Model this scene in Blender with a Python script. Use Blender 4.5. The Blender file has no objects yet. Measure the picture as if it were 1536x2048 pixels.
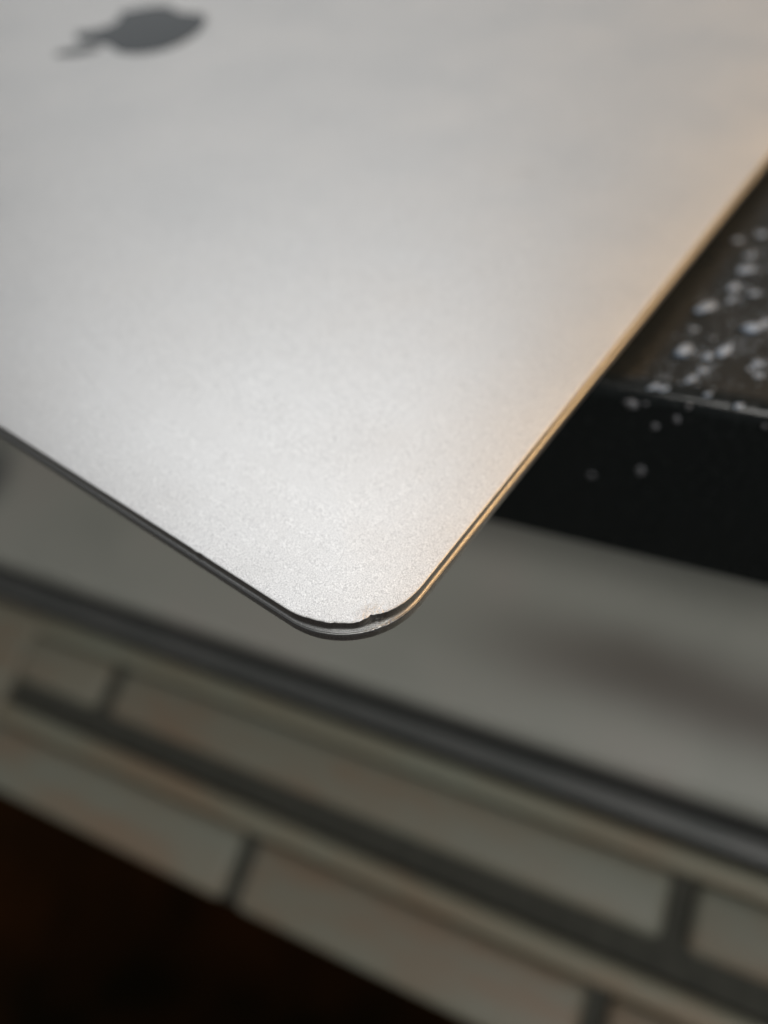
import bpy, bmesh, math, random
from mathutils import Vector, Matrix, noise

# ------------------------------------------------------------------ camera
scene = bpy.context.scene
MM = 0.001
# camera axes in the laptop's frame (x: side edge, y: front edge, z: up from the lid); millimetres
CAM_R = Vector((0.58393999, -0.81067907, -0.0425855))
CAM_D = Vector((-0.64721992, -0.4332507, -0.62721623))
CAM_F = Vector((0.49002088, 0.39381882, -0.77768006))
CAM_P = Vector((-25.9157341, -24.73709382, 67.48938586))
FPX = 1480.0

cam_data = bpy.data.cameras.new('camera')
cam = bpy.data.objects.new('camera', cam_data)
scene.collection.objects.link(cam)
scene.camera = cam
rot = Matrix((CAM_R, -CAM_D, -CAM_F)).transposed()
cam.matrix_world = Matrix.Translation(CAM_P * MM) @ rot.to_4x4()
cam_data.sensor_fit = 'VERTICAL'
cam_data.sensor_height = 24.0
cam_data.lens = FPX / 2048.0 * 24.0
cam_data.clip_start = 0.002
cam_data.clip_end = 50.0
cam_data.dof.use_dof = True
cam_data.dof.focus_distance = 0.0788
cam_data.dof.aperture_fstop = cam_data.lens / 3.4
cam_data.dof.aperture_blades = 0

# ------------------------------------------------------------------ light
world = bpy.data.worlds.new('World')
scene.world = world
world.use_nodes = True
bg = world.node_tree.nodes['Background']
bg.inputs['Color'].default_value = (0.92, 0.97, 1.0, 1)
bg.inputs['Strength'].default_value = 0.12

def area_light(name, direction, dist, size, power, color, size_y=None, target=(0.03, 0.03, 0)):
    ld = bpy.data.lights.new(name, 'AREA')
    ld.energy = power
    ld.color = color
    ld.size = size
    if size_y:
        ld.shape = 'RECTANGLE'
        ld.size_y = size_y
    lo = bpy.data.objects.new(name, ld)
    scene.collection.objects.link(lo)
    d = Vector(direction).normalized()
    lo.location = Vector(target) + d * dist
    lo.rotation_euler = (-d).to_track_quat('-Z', 'Y').to_euler()
    return lo

area_light('ceiling_lamp', (0.32, 0.40, 0.86), 1.9, 1.35, 8.7, (0.975, 0.985, 1.0))
area_light('far_fill', (0.77, 0.45, 0.41), 2.4, 3.2, 5.0, (0.98, 0.995, 1.0), 1.7)  # broad unseen fill added to set the lid's base brightness
area_light('near_fill', (-0.48, -0.44, 0.76), 1.6, 0.34, 9.0, (1.0, 0.985, 0.94))  # unseen fill added behind the camera to lift ledge, bricks and slab edge
area_light('warm_table_lamp', (0.62, -0.38, 0.69), 1.5, 0.60, 11.0, (1.0, 0.60, 0.25))

scene.view_settings.view_transform = 'Standard'
scene.view_settings.look = 'None'
scene.view_settings.exposure = 0.0
scene.view_settings.gamma = 1.0
scene.render.engine = 'CYCLES'

# ------------------------------------------------------------------ helpers
C = scene.collection

def pixel_ray(px, py):
    return CAM_R * ((px - 768) / FPX) + CAM_D * ((py - 1024) / FPX) + CAM_F

def hit_z(px, py, z):
    r = pixel_ray(px, py)
    return CAM_P + r * ((z - CAM_P.z) / r.z)

def hit_plane(px, py, p, n):
    r = pixel_ray(px, py)
    return CAM_P + r * ((p - CAM_P).dot(n) / r.dot(n))

def link_mesh(name, bm, mat, parent=None, smooth=True):
    me = bpy.data.meshes.new(name)
    bmesh.ops.recalc_face_normals(bm, faces=bm.faces[:])
    bm.to_mesh(me)
    bm.free()
    if smooth:
        for p in me.polygons:
            p.use_smooth = True
    me.materials.append(mat)
    o = bpy.data.objects.new(name, me)
    C.objects.link(o)
    if parent:
        o.parent = parent
    return o

def tag(o, label=None, category=None, group=None, kind=None):
    if label: o['label'] = label
    if category: o['category'] = category
    if group: o['group'] = group
    if kind: o['kind'] = kind
    return o

def sharp_by_angle(o, deg=35):
    me = o.data
    bm = bmesh.new(); bm.from_mesh(me)
    for e in bm.edges:
        if len(e.link_faces) == 2 and e.calc_face_angle(0) > math.radians(deg):
            e.smooth = False
    bm.to_mesh(me); bm.free()

def box_bm(x0, x1, y0, y1, z0, z1, bevel=0.0, seg=2):
    bm = bmesh.new()
    bmesh.ops.create_cube(bm, size=1)
    for v in bm.verts:
        v.co = Vector((x0 + (v.co.x + .5) * (x1 - x0), y0 + (v.co.y + .5) * (y1 - y0), z0 + (v.co.z + .5) * (z1 - z0)))
    if bevel:
        bmesh.ops.bevel(bm, geom=bm.edges[:], offset=bevel, segments=seg, affect='EDGES', profile=0.5)
    return bm

# ------------------------------------------------------------------ materials
def new_mat(name):
    m = bpy.data.materials.new(name)
    m.use_nodes = True
    nt = m.node_tree
    return m, nt, nt.nodes['Principled BSDF']

def N(nt, kind, **props):
    n = nt.nodes.new(kind)
    for k, v in props.items():
        if k.startswith('i_'):
            n.inputs[k[2:].replace('_', ' ')].default_value = v
        else:
            setattr(n, k, v)
    return n

def ramp(nt, src, stops):
    r = nt.nodes.new('ShaderNodeValToRGB')
    cr = r.color_ramp
    while len(cr.elements) < len(stops):
        cr.elements.new(0.5)
    for e, (p, c) in zip(cr.elements, stops):
        e.position = p
        e.color = (c[0], c[1], c[2], 1) if hasattr(c, '__len__') else (c, c, c, 1)
    nt.links.new(src, r.inputs['Fac'])
    return r.outputs['Color']

def mix(nt, fac, a, b, blend='MIX'):
    m = nt.nodes.new('ShaderNodeMix')
    m.data_type = 'RGBA'
    m.blend_type = blend
    for s, v in ((m.inputs['Factor'], fac), (m.inputs[6], a), (m.inputs[7], b)):
        if hasattr(v, 'is_output'):
            nt.links.new(v, s)
        elif hasattr(v, '__len__'):
            s.default_value = (v[0], v[1], v[2], 1)
        elif s is m.inputs['Factor']:
            s.default_value = v
        else:
            s.default_value = (v, v, v, 1)
    return m.outputs[2]

def math_node(nt, op, a, b=None):
    m = nt.nodes.new('ShaderNodeMath')
    m.operation = op
    for i, v in enumerate((a, b)):
        if v is None: continue
        if hasattr(v, 'is_output'):
            nt.links.new(v, m.inputs[i])
        else:
            m.inputs[i].default_value = v
    return m.outputs[0]

def dist_mask(nt, co, centre, r0, r1):
    d = N(nt, 'ShaderNodeVectorMath', operation='DISTANCE')
    nt.links.new(co, d.inputs[0])
    d.inputs[1].default_value = centre
    mr = N(nt, 'ShaderNodeMapRange')
    mr.inputs['From Min'].default_value = r1
    mr.inputs['From Max'].default_value = r0
    nt.links.new(d.outputs['Value'], mr.inputs['Value'])
    return mr.outputs['Result']

def aluminium(name, scuff_at, rough=0.40, marks=False, tone=1.0):
    m, nt, b = new_mat(name)
    tc = N(nt, 'ShaderNodeTexCoord')
    co = tc.outputs['Object']
    b.inputs['Metallic'].default_value = 1.0
    grain = N(nt, 'ShaderNodeTexNoise', i_Scale=9000.0, i_Detail=2.0, i_Roughness=0.6)
    nt.links.new(co, grain.inputs['Vector'])
    smudge = N(nt, 'ShaderNodeTexNoise', i_Scale=45.0, i_Detail=4.0, i_Roughness=0.6)
    nt.links.new(co, smudge.inputs['Vector'])
    col = ramp(nt, grain.outputs['Fac'], [(0.34, (0.50 * tone, 0.50 * tone, 0.50 * tone)), (0.66, (0.98 * tone, 0.98 * tone, 0.97 * tone))])
    # scuffed metal at the knocked corner
    scr = N(nt, 'ShaderNodeTexNoise', i_Scale=2600.0, i_Detail=3.0, i_Roughness=0.7)
    nt.links.new(co, scr.inputs['Vector'])
    near = dist_mask(nt, co, scuff_at, 0.0009, 0.0027)
    thr = ramp(nt, scr.outputs['Fac'], [(0.46, 0.0), (0.56, 1.0)])
    sc = math_node(nt, 'MULTIPLY', near, thr)
    col = mix(nt, sc, col, (0.80, 0.80, 0.80))
    if marks:                                  # faint specks of dirt on the lid
        mk = N(nt, 'ShaderNodeTexNoise', i_Scale=1400.0, i_Detail=2.0)
        nt.links.new(co, mk.inputs['Vector'])
        mt = ramp(nt, mk.outputs['Fac'], [(0.50, 0.0), (0.60, 1.0)])
        for px, py, r in ((688, 803, 0.0012), (700, 898, 0.0011), (672, 880, 0.0008), (1050, 350, 0.004)):
            q = hit_z(px, py, 0.5) * MM
            f = math_node(nt, 'MULTIPLY', math_node(nt, 'MULTIPLY', dist_mask(nt, co, q, 0.0, r), mt), 0.38)
            col = mix(nt, f, col, (0.33, 0.33, 0.33))
    nt.links.new(col, b.inputs['Base Color'])
    rg = ramp(nt, smudge.outputs['Fac'], [(0.3, rough - 0.03), (0.7, rough + 0.03)])
    rg2 = mix(nt, sc, rg, 0.30)
    nt.links.new(rg2, b.inputs['Roughness'])
    bump = N(nt, 'ShaderNodeBump', i_Strength=0.22, i_Distance=0.00006)
    nt.links.new(grain.outputs['Fac'], bump.inputs['Height'])
    gouge = N(nt, 'ShaderNodeBump', i_Distance=0.00012)
    nt.links.new(near, gouge.inputs['Strength'])
    nt.links.new(scr.outputs['Fac'], gouge.inputs['Height'])
    nt.links.new(bump.outputs['Normal'], gouge.inputs['Normal'])
    nt.links.new(gouge.outputs['Normal'], b.inputs['Normal'])
    return m

M_LID = aluminium('lid_aluminium', (0.0043, 0.0021, 0.0), 0.43, True)
M_BASE = aluminium('base_aluminium', (0.0050, 0.0014, -0.0030), 0.46)
M_RIM = aluminium('rim_aluminium', (0.0050, 0.0014, -0.0023), 0.48, tone=0.5)

def logo_mat():
    m, nt, b = new_mat('polished_logo')
    b.inputs['Metallic'].default_value = 1.0
    b.inputs['Base Color'].default_value = (0.075, 0.083, 0.088, 1)
    b.inputs['Roughness'].default_value = 0.10
    return m
M_LOGO = logo_mat()

def rubber_mat():
    m, nt, b = new_mat('grey_rubber')
    b.inputs['Base Color'].default_value = (0.04, 0.04, 0.042, 1)
    b.inputs['Roughness'].default_value = 0.8
    return m
M_RUBBER = rubber_mat()

def granite_mat():
    m, nt, b = new_mat('black_granite')
    tc = N(nt, 'ShaderNodeTexCoord')
    co = tc.outputs['Object']
    n1 = N(nt, 'ShaderNodeTexNoise', i_Scale=900.0, i_Detail=4.0, i_Roughness=0.7)
    nt.links.new(co, n1.inputs['Vector'])
    n2 = N(nt, 'ShaderNodeTexNoise', i_Scale=60.0, i_Detail=3.0)
    nt.links.new(co, n2.inputs['Vector'])
    col = ramp(nt, n1.outputs['Fac'], [(0.40, (0.0125, 0.0145, 0.0145)), (0.60, (0.017, 0.0195, 0.0195)), (0.75, (0.07, 0.075, 0.075))])
    nt.links.new(col, b.inputs['Base Color'])
    b.inputs['Specular IOR Level'].default_value = 0.25
    rg = ramp(nt, n2.outputs['Fac'], [(0.35, 0.26), (0.7, 0.36)])
    # the rounded arris along the front is polished
    sp = N(nt, 'ShaderNodeSeparateXYZ')
    nt.links.new(co, sp.inputs[0])
    ar = math_node(nt, 'MULTIPLY', math_node(nt, 'LESS_THAN', sp.outputs['X'], 0.0031), math_node(nt, 'GREATER_THAN', sp.outputs['Z'], -0.0031))
    rg = mix(nt, ar, rg, 0.13)
    nt.links.new(rg, b.inputs['Roughness'])
    bump = N(nt, 'ShaderNodeBump', i_Strength=0.3, i_Distance=0.0002)
    nt.links.new(n1.outputs['Fac'], bump.inputs['Height'])
    nt.links.new(bump.outputs['Normal'], b.inputs['Normal'])
    return m
M_SLAB = granite_mat()

def speck_mat():
    m, nt, b = new_mat('pale_speck')
    tc = N(nt, 'ShaderNodeTexCoord')
    n1 = N(nt, 'ShaderNodeTexNoise', i_Scale=2500.0)
    nt.links.new(tc.outputs['Object'], n1.inputs['Vector'])
    col = ramp(nt, n1.outputs['Fac'], [(0.3, (0.20, 0.25, 0.33)), (0.7, (0.48, 0.58, 0.72))])
    nt.links.new(col, b.inputs['Base Color'])
    b.inputs['Roughness'].default_value = 0.35
    return m
M_SPECK = speck_mat()

def ledge_mat():
    m, nt, b = new_mat('pale_ledge')
    tc = N(nt, 'ShaderNodeTexCoord')
    co = tc.outputs['Object']
    big = N(nt, 'ShaderNodeTexNoise', i_Scale=14.0, i_Detail=4.0)
    nt.links.new(co, big.inputs['Vector'])
    col = ramp(nt, big.outputs['Fac'], [(0.3, (0.36, 0.36, 0.32)), (0.5, (0.41, 0.405, 0.36)), (0.7, (0.43, 0.40, 0.36))])
    # slab's shade painted into the ledge colour as a brown streak, and a dark spot
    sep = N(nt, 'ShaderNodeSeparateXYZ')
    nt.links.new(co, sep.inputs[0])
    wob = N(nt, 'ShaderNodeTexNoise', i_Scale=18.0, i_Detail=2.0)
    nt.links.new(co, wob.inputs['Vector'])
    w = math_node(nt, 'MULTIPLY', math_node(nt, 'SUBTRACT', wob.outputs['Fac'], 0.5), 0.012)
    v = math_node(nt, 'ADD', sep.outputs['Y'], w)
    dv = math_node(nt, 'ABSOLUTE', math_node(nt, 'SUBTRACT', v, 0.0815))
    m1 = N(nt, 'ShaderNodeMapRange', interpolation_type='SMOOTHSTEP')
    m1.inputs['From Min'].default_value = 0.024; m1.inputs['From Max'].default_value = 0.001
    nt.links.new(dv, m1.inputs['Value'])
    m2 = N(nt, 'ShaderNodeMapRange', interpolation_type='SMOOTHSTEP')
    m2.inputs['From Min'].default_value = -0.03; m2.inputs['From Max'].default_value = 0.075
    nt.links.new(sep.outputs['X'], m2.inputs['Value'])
    slab_shade = math_node(nt, 'MULTIPLY', math_node(nt, 'MULTIPLY', m1.outputs[0], m2.outputs[0]), 0.92)
    col = mix(nt, slab_shade, col, (0.15, 0.13, 0.11))
    spot = dist_mask(nt, co, (-0.262, 0.086, 0.0), 0.008, 0.028)
    col = mix(nt, spot, col, (0.10, 0.10, 0.10))
    nt.links.new(col, b.inputs['Base Color'])
    b.inputs['Roughness'].default_value = 0.5
    return m
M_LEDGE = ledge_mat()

def brick_mat(name, tint):
    m, nt, b = new_mat(name)
    tc = N(nt, 'ShaderNodeTexCoord')
    mp = N(nt, 'ShaderNodeMapping')
    mp.inputs['Scale'].default_value = (1.0, 3.5, 1.0)
    oi = N(nt, 'ShaderNodeObjectInfo')
    addv = N(nt, 'ShaderNodeVectorMath', operation='ADD')
    nt.links.new(tc.outputs['Object'], addv.inputs[0])
    nt.links.new(oi.outputs['Random'], addv.inputs[1])
    nt.links.new(addv.outputs[0], mp.inputs['Vector'])
    n1 = N(nt, 'ShaderNodeTexNoise', i_Scale=16.0, i_Detail=4.0, i_Roughness=0.6)
    nt.links.new(mp.outputs[0], n1.inputs['Vector'])
    t = tint
    col = ramp(nt, n1.outputs['Fac'], [(0.36, (0.26 * t[0], 0.195 * t[1], 0.135 * t[2])), (0.47, (0.25 * t[0], 0.226 * t[1], 0.17 * t[2])), (0.64, (0.25 * t[0], 0.25 * t[1], 0.20 * t[2]))])
    nt.links.new(col, b.inputs['Base Color'])
    b.inputs['Roughness'].default_value = 0.55
    n2 = N(nt, 'ShaderNodeTexNoise', i_Scale=400.0, i_Detail=3.0)
    nt.links.new(tc.outputs['Object'], n2.inputs['Vector'])
    bump = N(nt, 'ShaderNodeBump', i_Strength=0.3, i_Distance=0.0006)
    nt.links.new(n2.outputs['Fac'], bump.inputs['Height'])
    nt.links.new(bump.outputs['Normal'], b.inputs['Normal'])
    return m
M_BRICK = brick_mat('pale_brick', (1, 1, 1))
M_STRIP = brick_mat('pale_strip', (1.10, 1.11, 1.07))

def plain_mat(name, c0, c1, rough, scale, bumpd=0.0, metallic=0.0, spec=0.5):
    m, nt, b = new_mat(name)
    tc = N(nt, 'ShaderNodeTexCoord')
    n1 = N(nt, 'ShaderNodeTexNoise', i_Scale=scale, i_Detail=4.0)
    nt.links.new(tc.outputs['Object'], n1.inputs['Vector'])
    nt.links.new(ramp(nt, n1.outputs['Fac'], [(0.35, c0), (0.65, c1)]), b.inputs['Base Color'])
    b.inputs['Roughness'].default_value = rough
    b.inputs['Metallic'].default_value = metallic
    b.inputs['Specular IOR Level'].default_value = spec
    if bumpd:
        bump = N(nt, 'ShaderNodeBump', i_Strength=0.5, i_Distance=bumpd)
        nt.links.new(n1.outputs['Fac'], bump.inputs['Height'])
        nt.links.new(bump.outputs['Normal'], b.inputs['Normal'])
    return m
M_SPOT = plain_mat('dried_spot', (0.16, 0.16, 0.17), (0.30, 0.30, 0.32), 0.5, 2000)
M_MORTAR = plain_mat('dark_mortar', (0.045, 0.045, 0.036), (0.07, 0.068, 0.055), 0.9, 300, 0.0008)
M_CHANNEL = plain_mat('dark_channel', (0.02, 0.02, 0.02), (0.03, 0.03, 0.03), 0.7, 40)
M_RAIL = plain_mat('grey_rail', (0.12, 0.125, 0.12), (0.15, 0.15, 0.145), 0.45, 30)
M_PLINTH = plain_mat('dark_plinth', (0.02, 0.02, 0.018), (0.03, 0.028, 0.025), 0.8, 20)
M_FLOOR = plain_mat('dark_floor', (0.008, 0.006, 0.003), (0.034, 0.013, 0.004), 1.0, 5, spec=0.0)

# ------------------------------------------------------------------ setting
FLOOR_Z = -0.95
floor = link_mesh('floor', box_bm(-3, 3, -3, 3, FLOOR_Z - 0.05, FLOOR_Z), M_FLOOR, smooth=False)
tag(floor, kind='structure')

# sloping sill: frame u along the sill, v up the slope, n out of it
SU = Vector((-0.21008276, 0.97144797, -0.11024549)).normalized()
SV = Vector((0.92439085, 0.23408524, 0.30117379))
SN = SU.cross(SV).normalized()
if SN.z < 0:
    SN = -SN
SV = SN.cross(SU).normalized()
if SV.x < 0:
    SV = -SV
    SU = -SU
SO = Vector((24.85530028, 26.05542003, -203.24105952)) * MM
S_MAT = Matrix.Translation(SO) @ Matrix((SU, SV, SN)).transposed().to_4x4()

def sill_box(name, u0, u1, v0, v1, n0, n1, mat, bevel=0.0, seg=3, parent=None):
    o = link_mesh(name, box_bm(u0 * MM, u1 * MM, v0 * MM, v1 * MM, n0 * MM, n1 * MM, bevel * MM, seg), mat)
    sharp_by_angle(o, 40)
    if parent is None:
        o.matrix_world = S_MAT
    else:
        o.parent = parent
    return o

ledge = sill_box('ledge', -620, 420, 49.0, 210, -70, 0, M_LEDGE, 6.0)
tag(ledge, kind='structure')
channel = sill_box('drain_channel', -620, 420, 33.5, 48.6, -70, -14, M_CHANNEL)
tag(channel, kind='structure')
sill_box('rail', -620, 420, 36.5, 43.5, -14.2, -5.0, M_RAIL, 1.2, parent=channel)
bed = sill_box('brick_sill', -620, 420, -37.6, 33, -70, -4.0, M_MORTAR, 0.6)
tag(bed, kind='structure')

random.seed(4)
rows = [  # v0, v1, joints along u
    (5.2, 25.2, [-181, -132, 94, 328, 430], 6.0),
    (-38.0, -14.0, [-181, -48, 77, 202, 430], 5.5),
]
bricks = []
for v0, v1, js, half in rows:
    for i, (a, c) in enumerate(zip(js[:-1], js[1:])):
        e = half * 0.6 if a != -181 else 0.4
        bricks.append((a + e, c - half * 0.6, v0, v1))
bricks.append((-400, -181.6, -38.0, 33.6))
bricks.append((-625, -406, -38.0, 33.6))
for a, c, v0, v1 in bricks:
    o = link_mesh('brick', box_bm(-(c - a) / 2 * MM, (c - a) / 2 * MM, -(v1 - v0) / 2 * MM, (v1 - v0) / 2 * MM, -12 * MM, 0, 3.2 * MM, 3), M_BRICK)
    sharp_by_angle(o, 40)
    o.parent = bed
    o.location = ((a + c) / 2 * MM, (v0 + v1) / 2 * MM, random.uniform(-0.15, 0.15) * MM)
    o.rotation_euler = (random.uniform(-.004, .004), random.uniform(-.001, .001), 0)

for v0, v1 in ((25.8, 33.6), (-13.4, -5.2)):
    sill_box('edge_strip', -180.8, 420, v0, v1, -12, 0.7, M_STRIP, 2.2, parent=bed)

# wall that carries the sill and the slab
sup = link_mesh('sill_wall', box_bm(-0.06, 0.06, -0.6, 0.6, FLOOR_Z, -0.36), M_PLINTH, smooth=False)
sup.location = (0.17, 0.0, 0)
tag(sup, kind='structure')

# ------------------------------------------------------------------ black slab
Z_SLAB = -10.0
SLAB_E = Vector((0.28464042, -0.95863436, 0)).normalized()
SLAB_M = Vector((0.95863436, 0.28464042, 0)).normalized()
SLAB_P = Vector((64.88, -6.88, Z_SLAB))
slab_mat = Matrix.Translation(SLAB_P * MM) @ Matrix((SLAB_M, -SLAB_E, Vector((0, 0, 1)))).transposed().to_4x4()
bm = box_bm(0, 0.42, -0.45, 0.60, -0.0398, 0)
front_top = [e for e in bm.edges if all(abs(v.co.x) < 1e-6 and abs(v.co.z) < 1e-6 for v in e.verts)]
rest = [e for e in bm.edges if e not in front_top]
bmesh.ops.bevel(bm, geom=front_top, offset=0.0030, segments=6, affect='EDGES', profile=0.5)
slab = link_mesh('stone_slab', bm, M_SLAB)
sharp_by_angle(slab, 30)
slab.matrix_world = slab_mat
tag(slab, 'thick glossy black stone slab with speckled top under the silver laptop', 'slab')

pl = link_mesh('slab_plinth', box_bm(0.20, 0.40, -0.40, 0.55, FLOOR_Z - Z_SLAB * MM, -0.0398), M_PLINTH, smooth=False)
pl.matrix_world = slab_mat
tag(pl, kind='structure')

# ------------------------------------------------------------------ laptop
W, D, R = 304.1, 212.4, 10.4        # front edge along y, side edge along x

DENT = [(-2, 0), (6, .04), (14, .05), (20, .09), (26, .17), (30, .28), (34, .43), (36.5, .47), (39, .33), (42, .14), (45, .03), (49, .02), (55, .09), (59, .12), (63, .05), (69, .11), (74, .13), (79, .05), (84, .03), (89, 0)]
def interp(tab, x):
    if x <= tab[0][0]: return tab[0][1]
    for (a, ya), (b, yb) in zip(tab[:-1], tab[1:]):
        if x <= b:
            t = (x - a) / (b - a)
            t = t * t * (3 - 2 * t)
            return ya + (yb - ya) * t
    return tab[-1][1]

def outline(t=0.0):
    """outline set in by t: points (x, y), outward normal, arc angle at the knocked corner (or None), anticlockwise"""
    pts = []
    rr = max(R - t, 0.4)              # corner radius left at this inset
    c = t + rr                        # distance of the corner's centre from the outer edges
    def seg(p, q, n, steps):
        for s in steps:
            pts.append((p[0] + (q[0] - p[0]) * s, p[1] + (q[1] - p[1]) * s, n, None))
    def arc(cx, cy, a0, a1, n, knocked=False):
        for i in range(n + 1):
            a = math.radians(a0 + (a1 - a0) * i / n)
            nx, ny = math.cos(a), math.sin(a)
            pts.append((cx + rr * nx, cy + rr * ny, (nx, ny), (270 - math.degrees(a)) if knocked else None))
    # knocked corner at the origin: from the front edge (x = 0, angle 180) to the side edge (y = 0, angle 270)
    arc(c, c, 180, 270, 120, True)
    seg((c, t), (D - c, t), (0, -1), [i / 200 for i in range(1, 200)])
    arc(D - c, c, 270, 360, 24)
    arc(D - c, W - c, 0, 90, 24)
    arc(c, W - c, 90, 180, 24)
    seg((t, W - c), (t, c), (-1, 0), [1 - (1 - i / 400) ** 1.6 for i in range(1, 400)])
    return pts

def shell(profile, inset_fn):
    """rings of (inset, z) swept round the outline; both ends filled"""
    bm = bmesh.new()
    rings = []
    for k, (ins, z) in enumerate(profile):
        ring = []
        for (x, y, n, ang) in outline(ins):
            di, dz = inset_fn(k, x, y, n, ang, ins, z)
            ring.append(bm.verts.new(((x - n[0] * di) * MM, (y - n[1] * di) * MM, (z + dz) * MM)))
        rings.append(ring)
    m = len(rings[0])
    for a, b in zip(rings[:-1], rings[1:]):
        for i in range(m):
            j = (i + 1) % m
            bm.faces.new((a[i], a[j], b[j], b[i]))
    bm.faces.new(rings[0])
    bm.faces.new(list(reversed(rings[-1])))
    return bm

def lid_inset(k, x, y, n, ang, ins, z):
    di = 0.0
    near = max(0.0, 1 - ins / 1.5)             # only the outermost rings are knocked about
    if near <= 0:
        return 0.0, 0.0
    if ang is not None:
        d = interp(DENT, ang)
        depth = max(0.0, min(1.0, 1 + z / 1.9))          # the knock is deepest at the top edge
        di += d * (0.35 + 0.65 * depth)
        w = math.exp(-((ang - 36) / 9.0) ** 2) + 0.8 * math.exp(-((ang - 62) / 15.0) ** 2)
        di += w * depth * (0.11 * noise.noise(Vector((ang * 0.45, z * 1.5, 3.0))) + 0.06 * noise.noise(Vector((ang * 1.5, z * 3.0, 8.0))))
    if ang is None and abs(n[0] + 1) < 1e-6:   # small nick on the front edge
        t = (y - NICK_Y) / 0.45
        if abs(t) < 4:
            di += -0.07 * math.exp(-t * t) + 0.07 * math.exp(-(t + 1.3) ** 2 * 1.6)
    di += 0.012 * noise.noise(Vector((x * 0.8, y * 0.8, 1.0)))
    return di * near, 0.0

NICK_Y = hit_z(390, 1105, 0).y
CROWN_W, CROWN_H = 20.0, 0.72     # the lid falls away softly towards its edges
def crown(t):
    return CROWN_H * (1 - max(0.0, 1 - t / CROWN_W) ** 2)
lid_profile = [(t, crown(t)) for t in (20, 17, 14, 11.5, 9.6, 8.2, 6.8, 5.4, 4.2, 3.0, 2.0, 1.2, 0.6, 0.2)] + [(0.06, 0.0), (0.02, -0.02), (0.0, -0.07), (0.0, -0.20), (0.0, -0.6), (0.05, -1.2), (0.14, -1.75), (0.30, -1.92), (1.6, -1.95)]
laptop = bpy.data.objects.new('laptop', None)
C.objects.link(laptop)
tag(laptop, 'closed silver aluminium laptop with a knocked front corner lying on the black slab', 'laptop')
lid = link_mesh('lid', shell(lid_profile, lid_inset), M_LID, laptop)
sharp_by_angle(lid, 50)
lid['label'] = 'matte silver lid with dented corner and dark inlaid logo'

def base_inset(k, x, y, n, ang, ins, z):
    di = dz = 0.0
    if ang is not None and 14 < ang < 44 and 1 <= k <= 6:
        w = math.exp(-((ang - 30) / 7.0) ** 2)
        di += w * (0.07 * noise.noise(Vector((ang * 0.9, z * 5, 7.0))) + 0.05 * noise.noise(Vector((ang * 2.6, z * 9, 2.0))) + 0.03)
        if k <= 2:
            dz += w * 0.05 * noise.noise(Vector((ang * 1.3, 4.0, 9.0)))
    return di, dz
base_profile = [(3.0, -2.20), (0.14, -2.21), (-0.03, -2.33), (-0.06, -2.39), (-0.08, -2.6), (-0.08, -3.0), (-0.03, -3.5), (0.14, -3.95), (0.6, -4.3), (2.0, -4.8), (6.0, -5.7), (14.0, -7.2), (22.0, -8.4), (28.0, -8.9), (34.0, -9.0)]
base = link_mesh('base', shell(base_profile, base_inset), M_BASE, laptop)
sharp_by_angle(base, 55)
rim = link_mesh('rim', shell([(0.16, -2.22), (0.10, -2.195), (0.02, -2.215), (-0.03, -2.245), (-0.06, -2.295), (-0.075, -2.36), (-0.055, -2.38)], base_inset), M_RIM, base)
# the joint between lid and base: dark gasket set well back
gk = link_mesh('gasket', shell([(2.2, -1.97), (2.2, -2.14)], lambda *a: (0, 0)), M_RUBBER, base)

def foot_bm():
    bm = bmesh.new()
    prof = [(6.0, 0.0), (6.0, -0.6), (5.4, -1.0), (0.0, -1.02)]
    rings = []
    for r, z in prof[:-1]:
        rings.append([bm.verts.new((r * math.cos(i * math.tau / 20) * MM, r * math.sin(i * math.tau / 20) * MM, z * MM)) for i in range(20)])
    for a, b in zip(rings[:-1], rings[1:]):
        for i in range(20):
            bm.faces.new((a[i], a[(i + 1) % 20], b[(i + 1) % 20], b[i]))
    bm.faces.new(rings[0]); bm.faces.new(list(reversed(rings[-1])))
    return bm
foot0 = None
for fx, fy in ((42, 42), (D - 42, 42), (42, W - 42), (D - 42, W - 42)):
    if foot0 is None:
        foot0 = link_mesh('rubber_foot', foot_bm(), M_RUBBER, base)
        f = foot0
    else:
        f = foot0.copy(); C.objects.link(f); f.parent = base
    f.location = (fx * MM, fy * MM, -8.99 * MM)

# hinge barrel along the back edge
bm = bmesh.new()
bmesh.ops.create_cone(bm, cap_ends=True, segments=20, radius1=1.9 * MM, radius2=1.9 * MM, depth=(W - 60) * MM)
hinge = link_mesh('hinge', bm, M_RUBBER, base)
hinge.rotation_euler = (math.pi / 2, 0, 0)
hinge.location = ((D - 1.2) * MM, W / 2 * MM, -3.0 * MM)
sharp_by_angle(hinge, 40)

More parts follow.
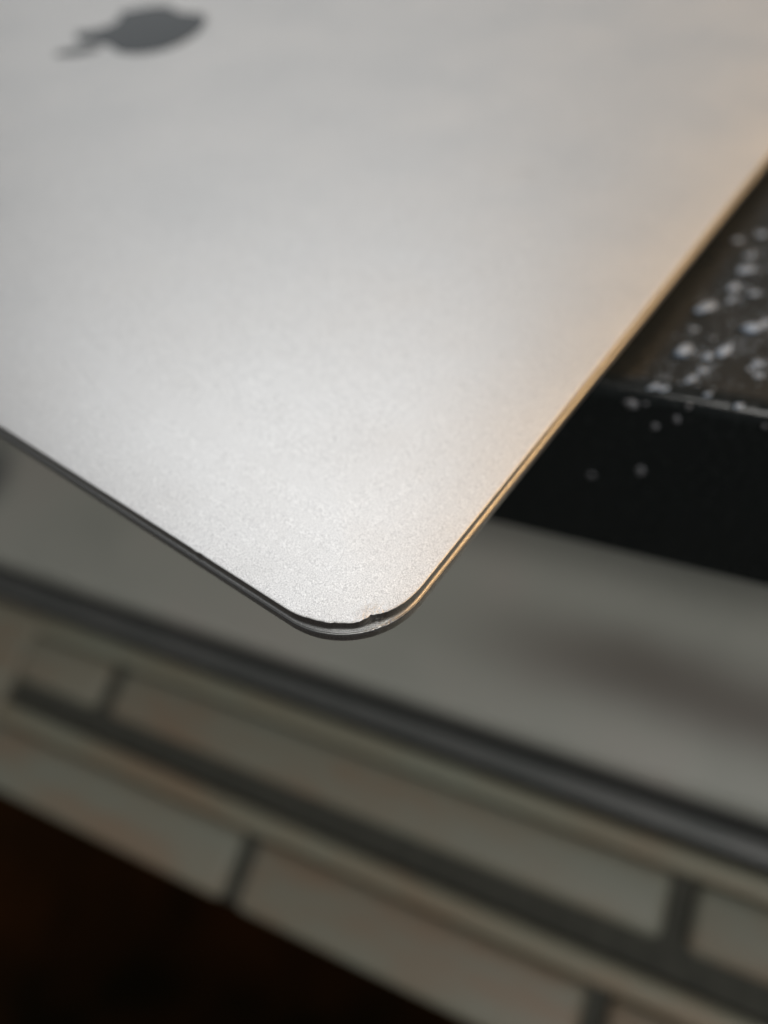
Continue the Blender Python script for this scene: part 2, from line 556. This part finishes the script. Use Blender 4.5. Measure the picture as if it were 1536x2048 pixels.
# logo inlay: outline in a 24-unit box, bitten fruit with a leaf
def bez(start, segs, n=14):
    pts = [Vector(start)]
    p = Vector(start)
    for s in segs:
        c1, c2, e = p + Vector(s[0:2]), p + Vector(s[2:4]), p + Vector(s[4:6])
        for i in range(1, n + 1):
            t = i / n
            pts.append((1 - t) ** 3 * p + 3 * (1 - t) ** 2 * t * c1 + 3 * (1 - t) * t * t * c2 + t ** 3 * e)
        p = e
    return pts
body = bez((12.152, 6.896), [(-.948, 0, -2.415, -1.078, -3.96, -1.04), (-2.04, .027, -3.91, 1.183, -4.961, 3.014), (-2.117, 3.675, -.546, 9.103, 1.519, 12.09), (1.013, 1.454, 2.208, 3.09, 3.792, 3.039), (1.52, -.065, 2.09, -.987, 3.935, -.987), (1.831, 0, 2.35, .987, 3.96, .948), (1.637, -.026, 2.676, -1.48, 3.676, -2.948), (1.156, -1.688, 1.636, -3.325, 1.662, -3.415), (-.039, -.013, -3.182, -1.221, -3.22, -4.857), (-.026, -3.04, 2.48, -4.494, 2.597, -4.559), (-1.429, -2.09, -3.623, -2.324, -4.39, -2.376), (-2, -.156, -3.675, 1.09, -4.61, 1.09)])
leaf = bez((15.53, 3.83), [(.843, -1.012, 1.4, -2.427, 1.245, -3.83), (-1.207, .052, -2.662, .805, -3.532, 1.818), (-.78, .896, -1.454, 2.338, -1.273, 3.714), (1.338, .104, 2.715, -.688, 3.559, -1.701)])
LS = 38.0 / 24.0
def logo_part(name, pts, parent):
    bm = bmesh.new()
    top, low = [], []
    prev = None
    for p in pts:
        if prev is not None and (p - prev).length < 1e-3: continue
        prev = p
        x = D / 2 + (p.y - 12) * LS          # up in the logo is towards the front edge
        y = W / 2 + (p.x - 12.1) * LS
        top.append(bm.verts.new((x * MM, y * MM, 0.84 * MM)))
        low.append(bm.verts.new((x * MM, y * MM, 0.5 * MM)))
    if (top[0].co - top[-1].co).length < 1e-6:
        bm.verts.remove(top.pop()); bm.verts.remove(low.pop())
    bm.faces.new(top); bm.faces.new(list(reversed(low)))
    for i in range(len(top)):
        j = (i + 1) % len(top)
        bm.faces.new((top[i], low[i], low[j], top[j]))
    return link_mesh(name, bm, M_LOGO, parent, smooth=False)
logo_part('logo', body, lid)
logo_part('logo_leaf', leaf, lid)

# ------------------------------------------------------------------ specks on the slab
def speck_bm(rx, ry, rz, seed):
    bm = bmesh.new()
    bmesh.ops.create_icosphere(bm, subdivisions=2, radius=1.0)
    for v in bm.verts:
        k = 1 + 0.8 * noise.noise(v.co * 1.9 + Vector((seed * 3.1, 0, 0)))
        k *= 1.25 - 0.5 * max(0.0, v.co.x)        # blunt head, thin tail
        v.co = Vector((v.co.x * rx * k, v.co.y * ry * k, v.co.z * rz * k)) * MM
    lo = min(v.co.z for v in bm.verts)
    for v in bm.verts:
        v.co.z -= lo
    return bm

TOP = [  # pixel, length, width, height in millimetres
    (1414, 616, 3.6, 1.7, 1.2), (1504, 660, 3.2, 1.8, 1.3), (1368, 703, 3.3, 1.9, 1.3), (1452, 700, 3.4, 1.2, 0.8),
    (1416, 714, 1.5, 1.1, 0.7), (1470, 576, 2.0, 1.3, 0.8), (1508, 588, 1.3, 0.9, 0.5), (1475, 481, 1.6, 1.0, 0.6),
    (1523, 470, 1.7, 1.2, 0.6), (1495, 540, 2.2, 1.4, 0.5), (1528, 648, 2.0, 0.9, 0.6), (1405, 742, 1.5, 0.6, 0.4),
    (1384, 758, 1.8, 0.8, 0.4), (1464, 600, 1.4, 0.7, 0.3), (1500, 512, 1.6, 1.0, 0.5), (1516, 730, 1.3, 0.9, 0.6),
    (1518, 752, 1.2, 0.8, 0.5), (1500, 738, 0.8, 0.5, 0.4), (1330, 777, 1.6, 0.7, 0.4), (1416, 791, 1.2, 0.8, 0.7),
    (1312, 773, 1.8, 0.8, 0.5), (1480, 812, 1.2, 0.7, 0.5), (1388, 660, 0.8, 0.4, 0.3),
]
grp = 'pale specks scattered on the black slab'
for i, (px, py, l, w, h) in enumerate(TOP):
    p = hit_z(px, py, Z_SLAB)
    o = link_mesh('speck', speck_bm(l * 0.6, w * 0.45, h * 0.22, i), M_SPECK)
    o.location = (p + Vector((0, 0, -0.03))) * MM
    t = hit_z(px + 20, py - 8, Z_SLAB) - p
    o.rotation_euler = (0, 0, math.atan2(t.y, t.x) + 0.5 * noise.noise(Vector((i * 1.7, 0.3, 0))))
    if l > 3:
        tag(o, 'largest kind of elongated whitish speck on the black slab top', 'speck', 'large pale specks on the black slab')
    else:
        tag(o, 'tiny whitish speck lying on the top of the black slab', 'speck', grp)
FACE = [(1265, 808, 2.2, 1.4, 0.5), (1355, 838, 1.1, 1.1, 0.5), (1312, 852, 1.1, 0.9, 0.5), (1292, 806, 0.9, 0.6, 0.5), (1378, 813, 0.7, 0.8, 0.4), (1185, 950, 1.3, 0.8, 0.3), (1283, 942, 1.3, 1.6, 0.3), (1530, 853, 0.6, 0.6, 0.4)]
face_n = -SLAB_M
for i, (px, py, l, w, h) in enumerate(FACE):
    p = hit_plane(px, py, SLAB_P, face_n)
    o = link_mesh('speck', speck_bm(l / 2, w / 2, h / 4, 40 + i), M_SPOT)
    q = face_n.to_track_quat('Z', 'Y')
    o.rotation_euler = q.to_euler()
    o.location = (p - face_n * 0.03) * MM
    tag(o, 'tiny greyish speck stuck to the front face of the black slab', 'speck', 'specks stuck to the slab front')

# fine dust and splash too small to count
random.seed(11)
bm = bmesh.new()
def grain_of_dust(p, r, i):
    if p.y > -2.5 or (p - SLAB_P).dot(SLAB_M) < 3.2:
        return
    sx, sy, t = random.uniform(.8, 2.0), random.uniform(.5, 1.0), random.uniform(-.6, .2)
    vs = []
    for k in range(6):
        x, y = r * sx * math.cos(k * math.pi / 3 + i), r * sy * math.sin(k * math.pi / 3 + i)
        vs.append(bm.verts.new((p + Vector((x * math.cos(t) - y * math.sin(t), x * math.sin(t) + y * math.cos(t), -0.01))) * MM))
    c = bm.verts.new((p + Vector((0, 0, r * 0.7))) * MM)
    for k in range(6):
        bm.faces.new((vs[k], vs[(k + 1) % 6], c))
for i in range(2200):
    a = random.uniform(3, 60)
    b = random.uniform(-46, 6)
    if noise.noise(Vector((a * 0.12, b * 0.12, 5.0))) < random.uniform(-0.45, 0.5): continue
    grain_of_dust(SLAB_P + SLAB_M * a - SLAB_E * b, random.uniform(0.05, 0.16), i)
for j, (px, py, l, w, h) in enumerate(TOP):
    p0 = hit_z(px, py, Z_SLAB)
    t = (hit_z(px + 20, py - 8, Z_SLAB) - p0).normalized()
    s_ = Vector((-t.y, t.x, 0))
    for i in range(int(10 + 14 * l)):
        q = p0 + t * (abs(random.gauss(0, 0.9 * l)) - 0.2) + s_ * random.gauss(0, 0.45 * l)
        grain_of_dust(q, random.uniform(0.05, 0.20), i)
dust = link_mesh('dust', bm, M_SPECK)
tag(dust, 'fine pale dust sprinkled over the black slab', 'dust', kind='stuff')
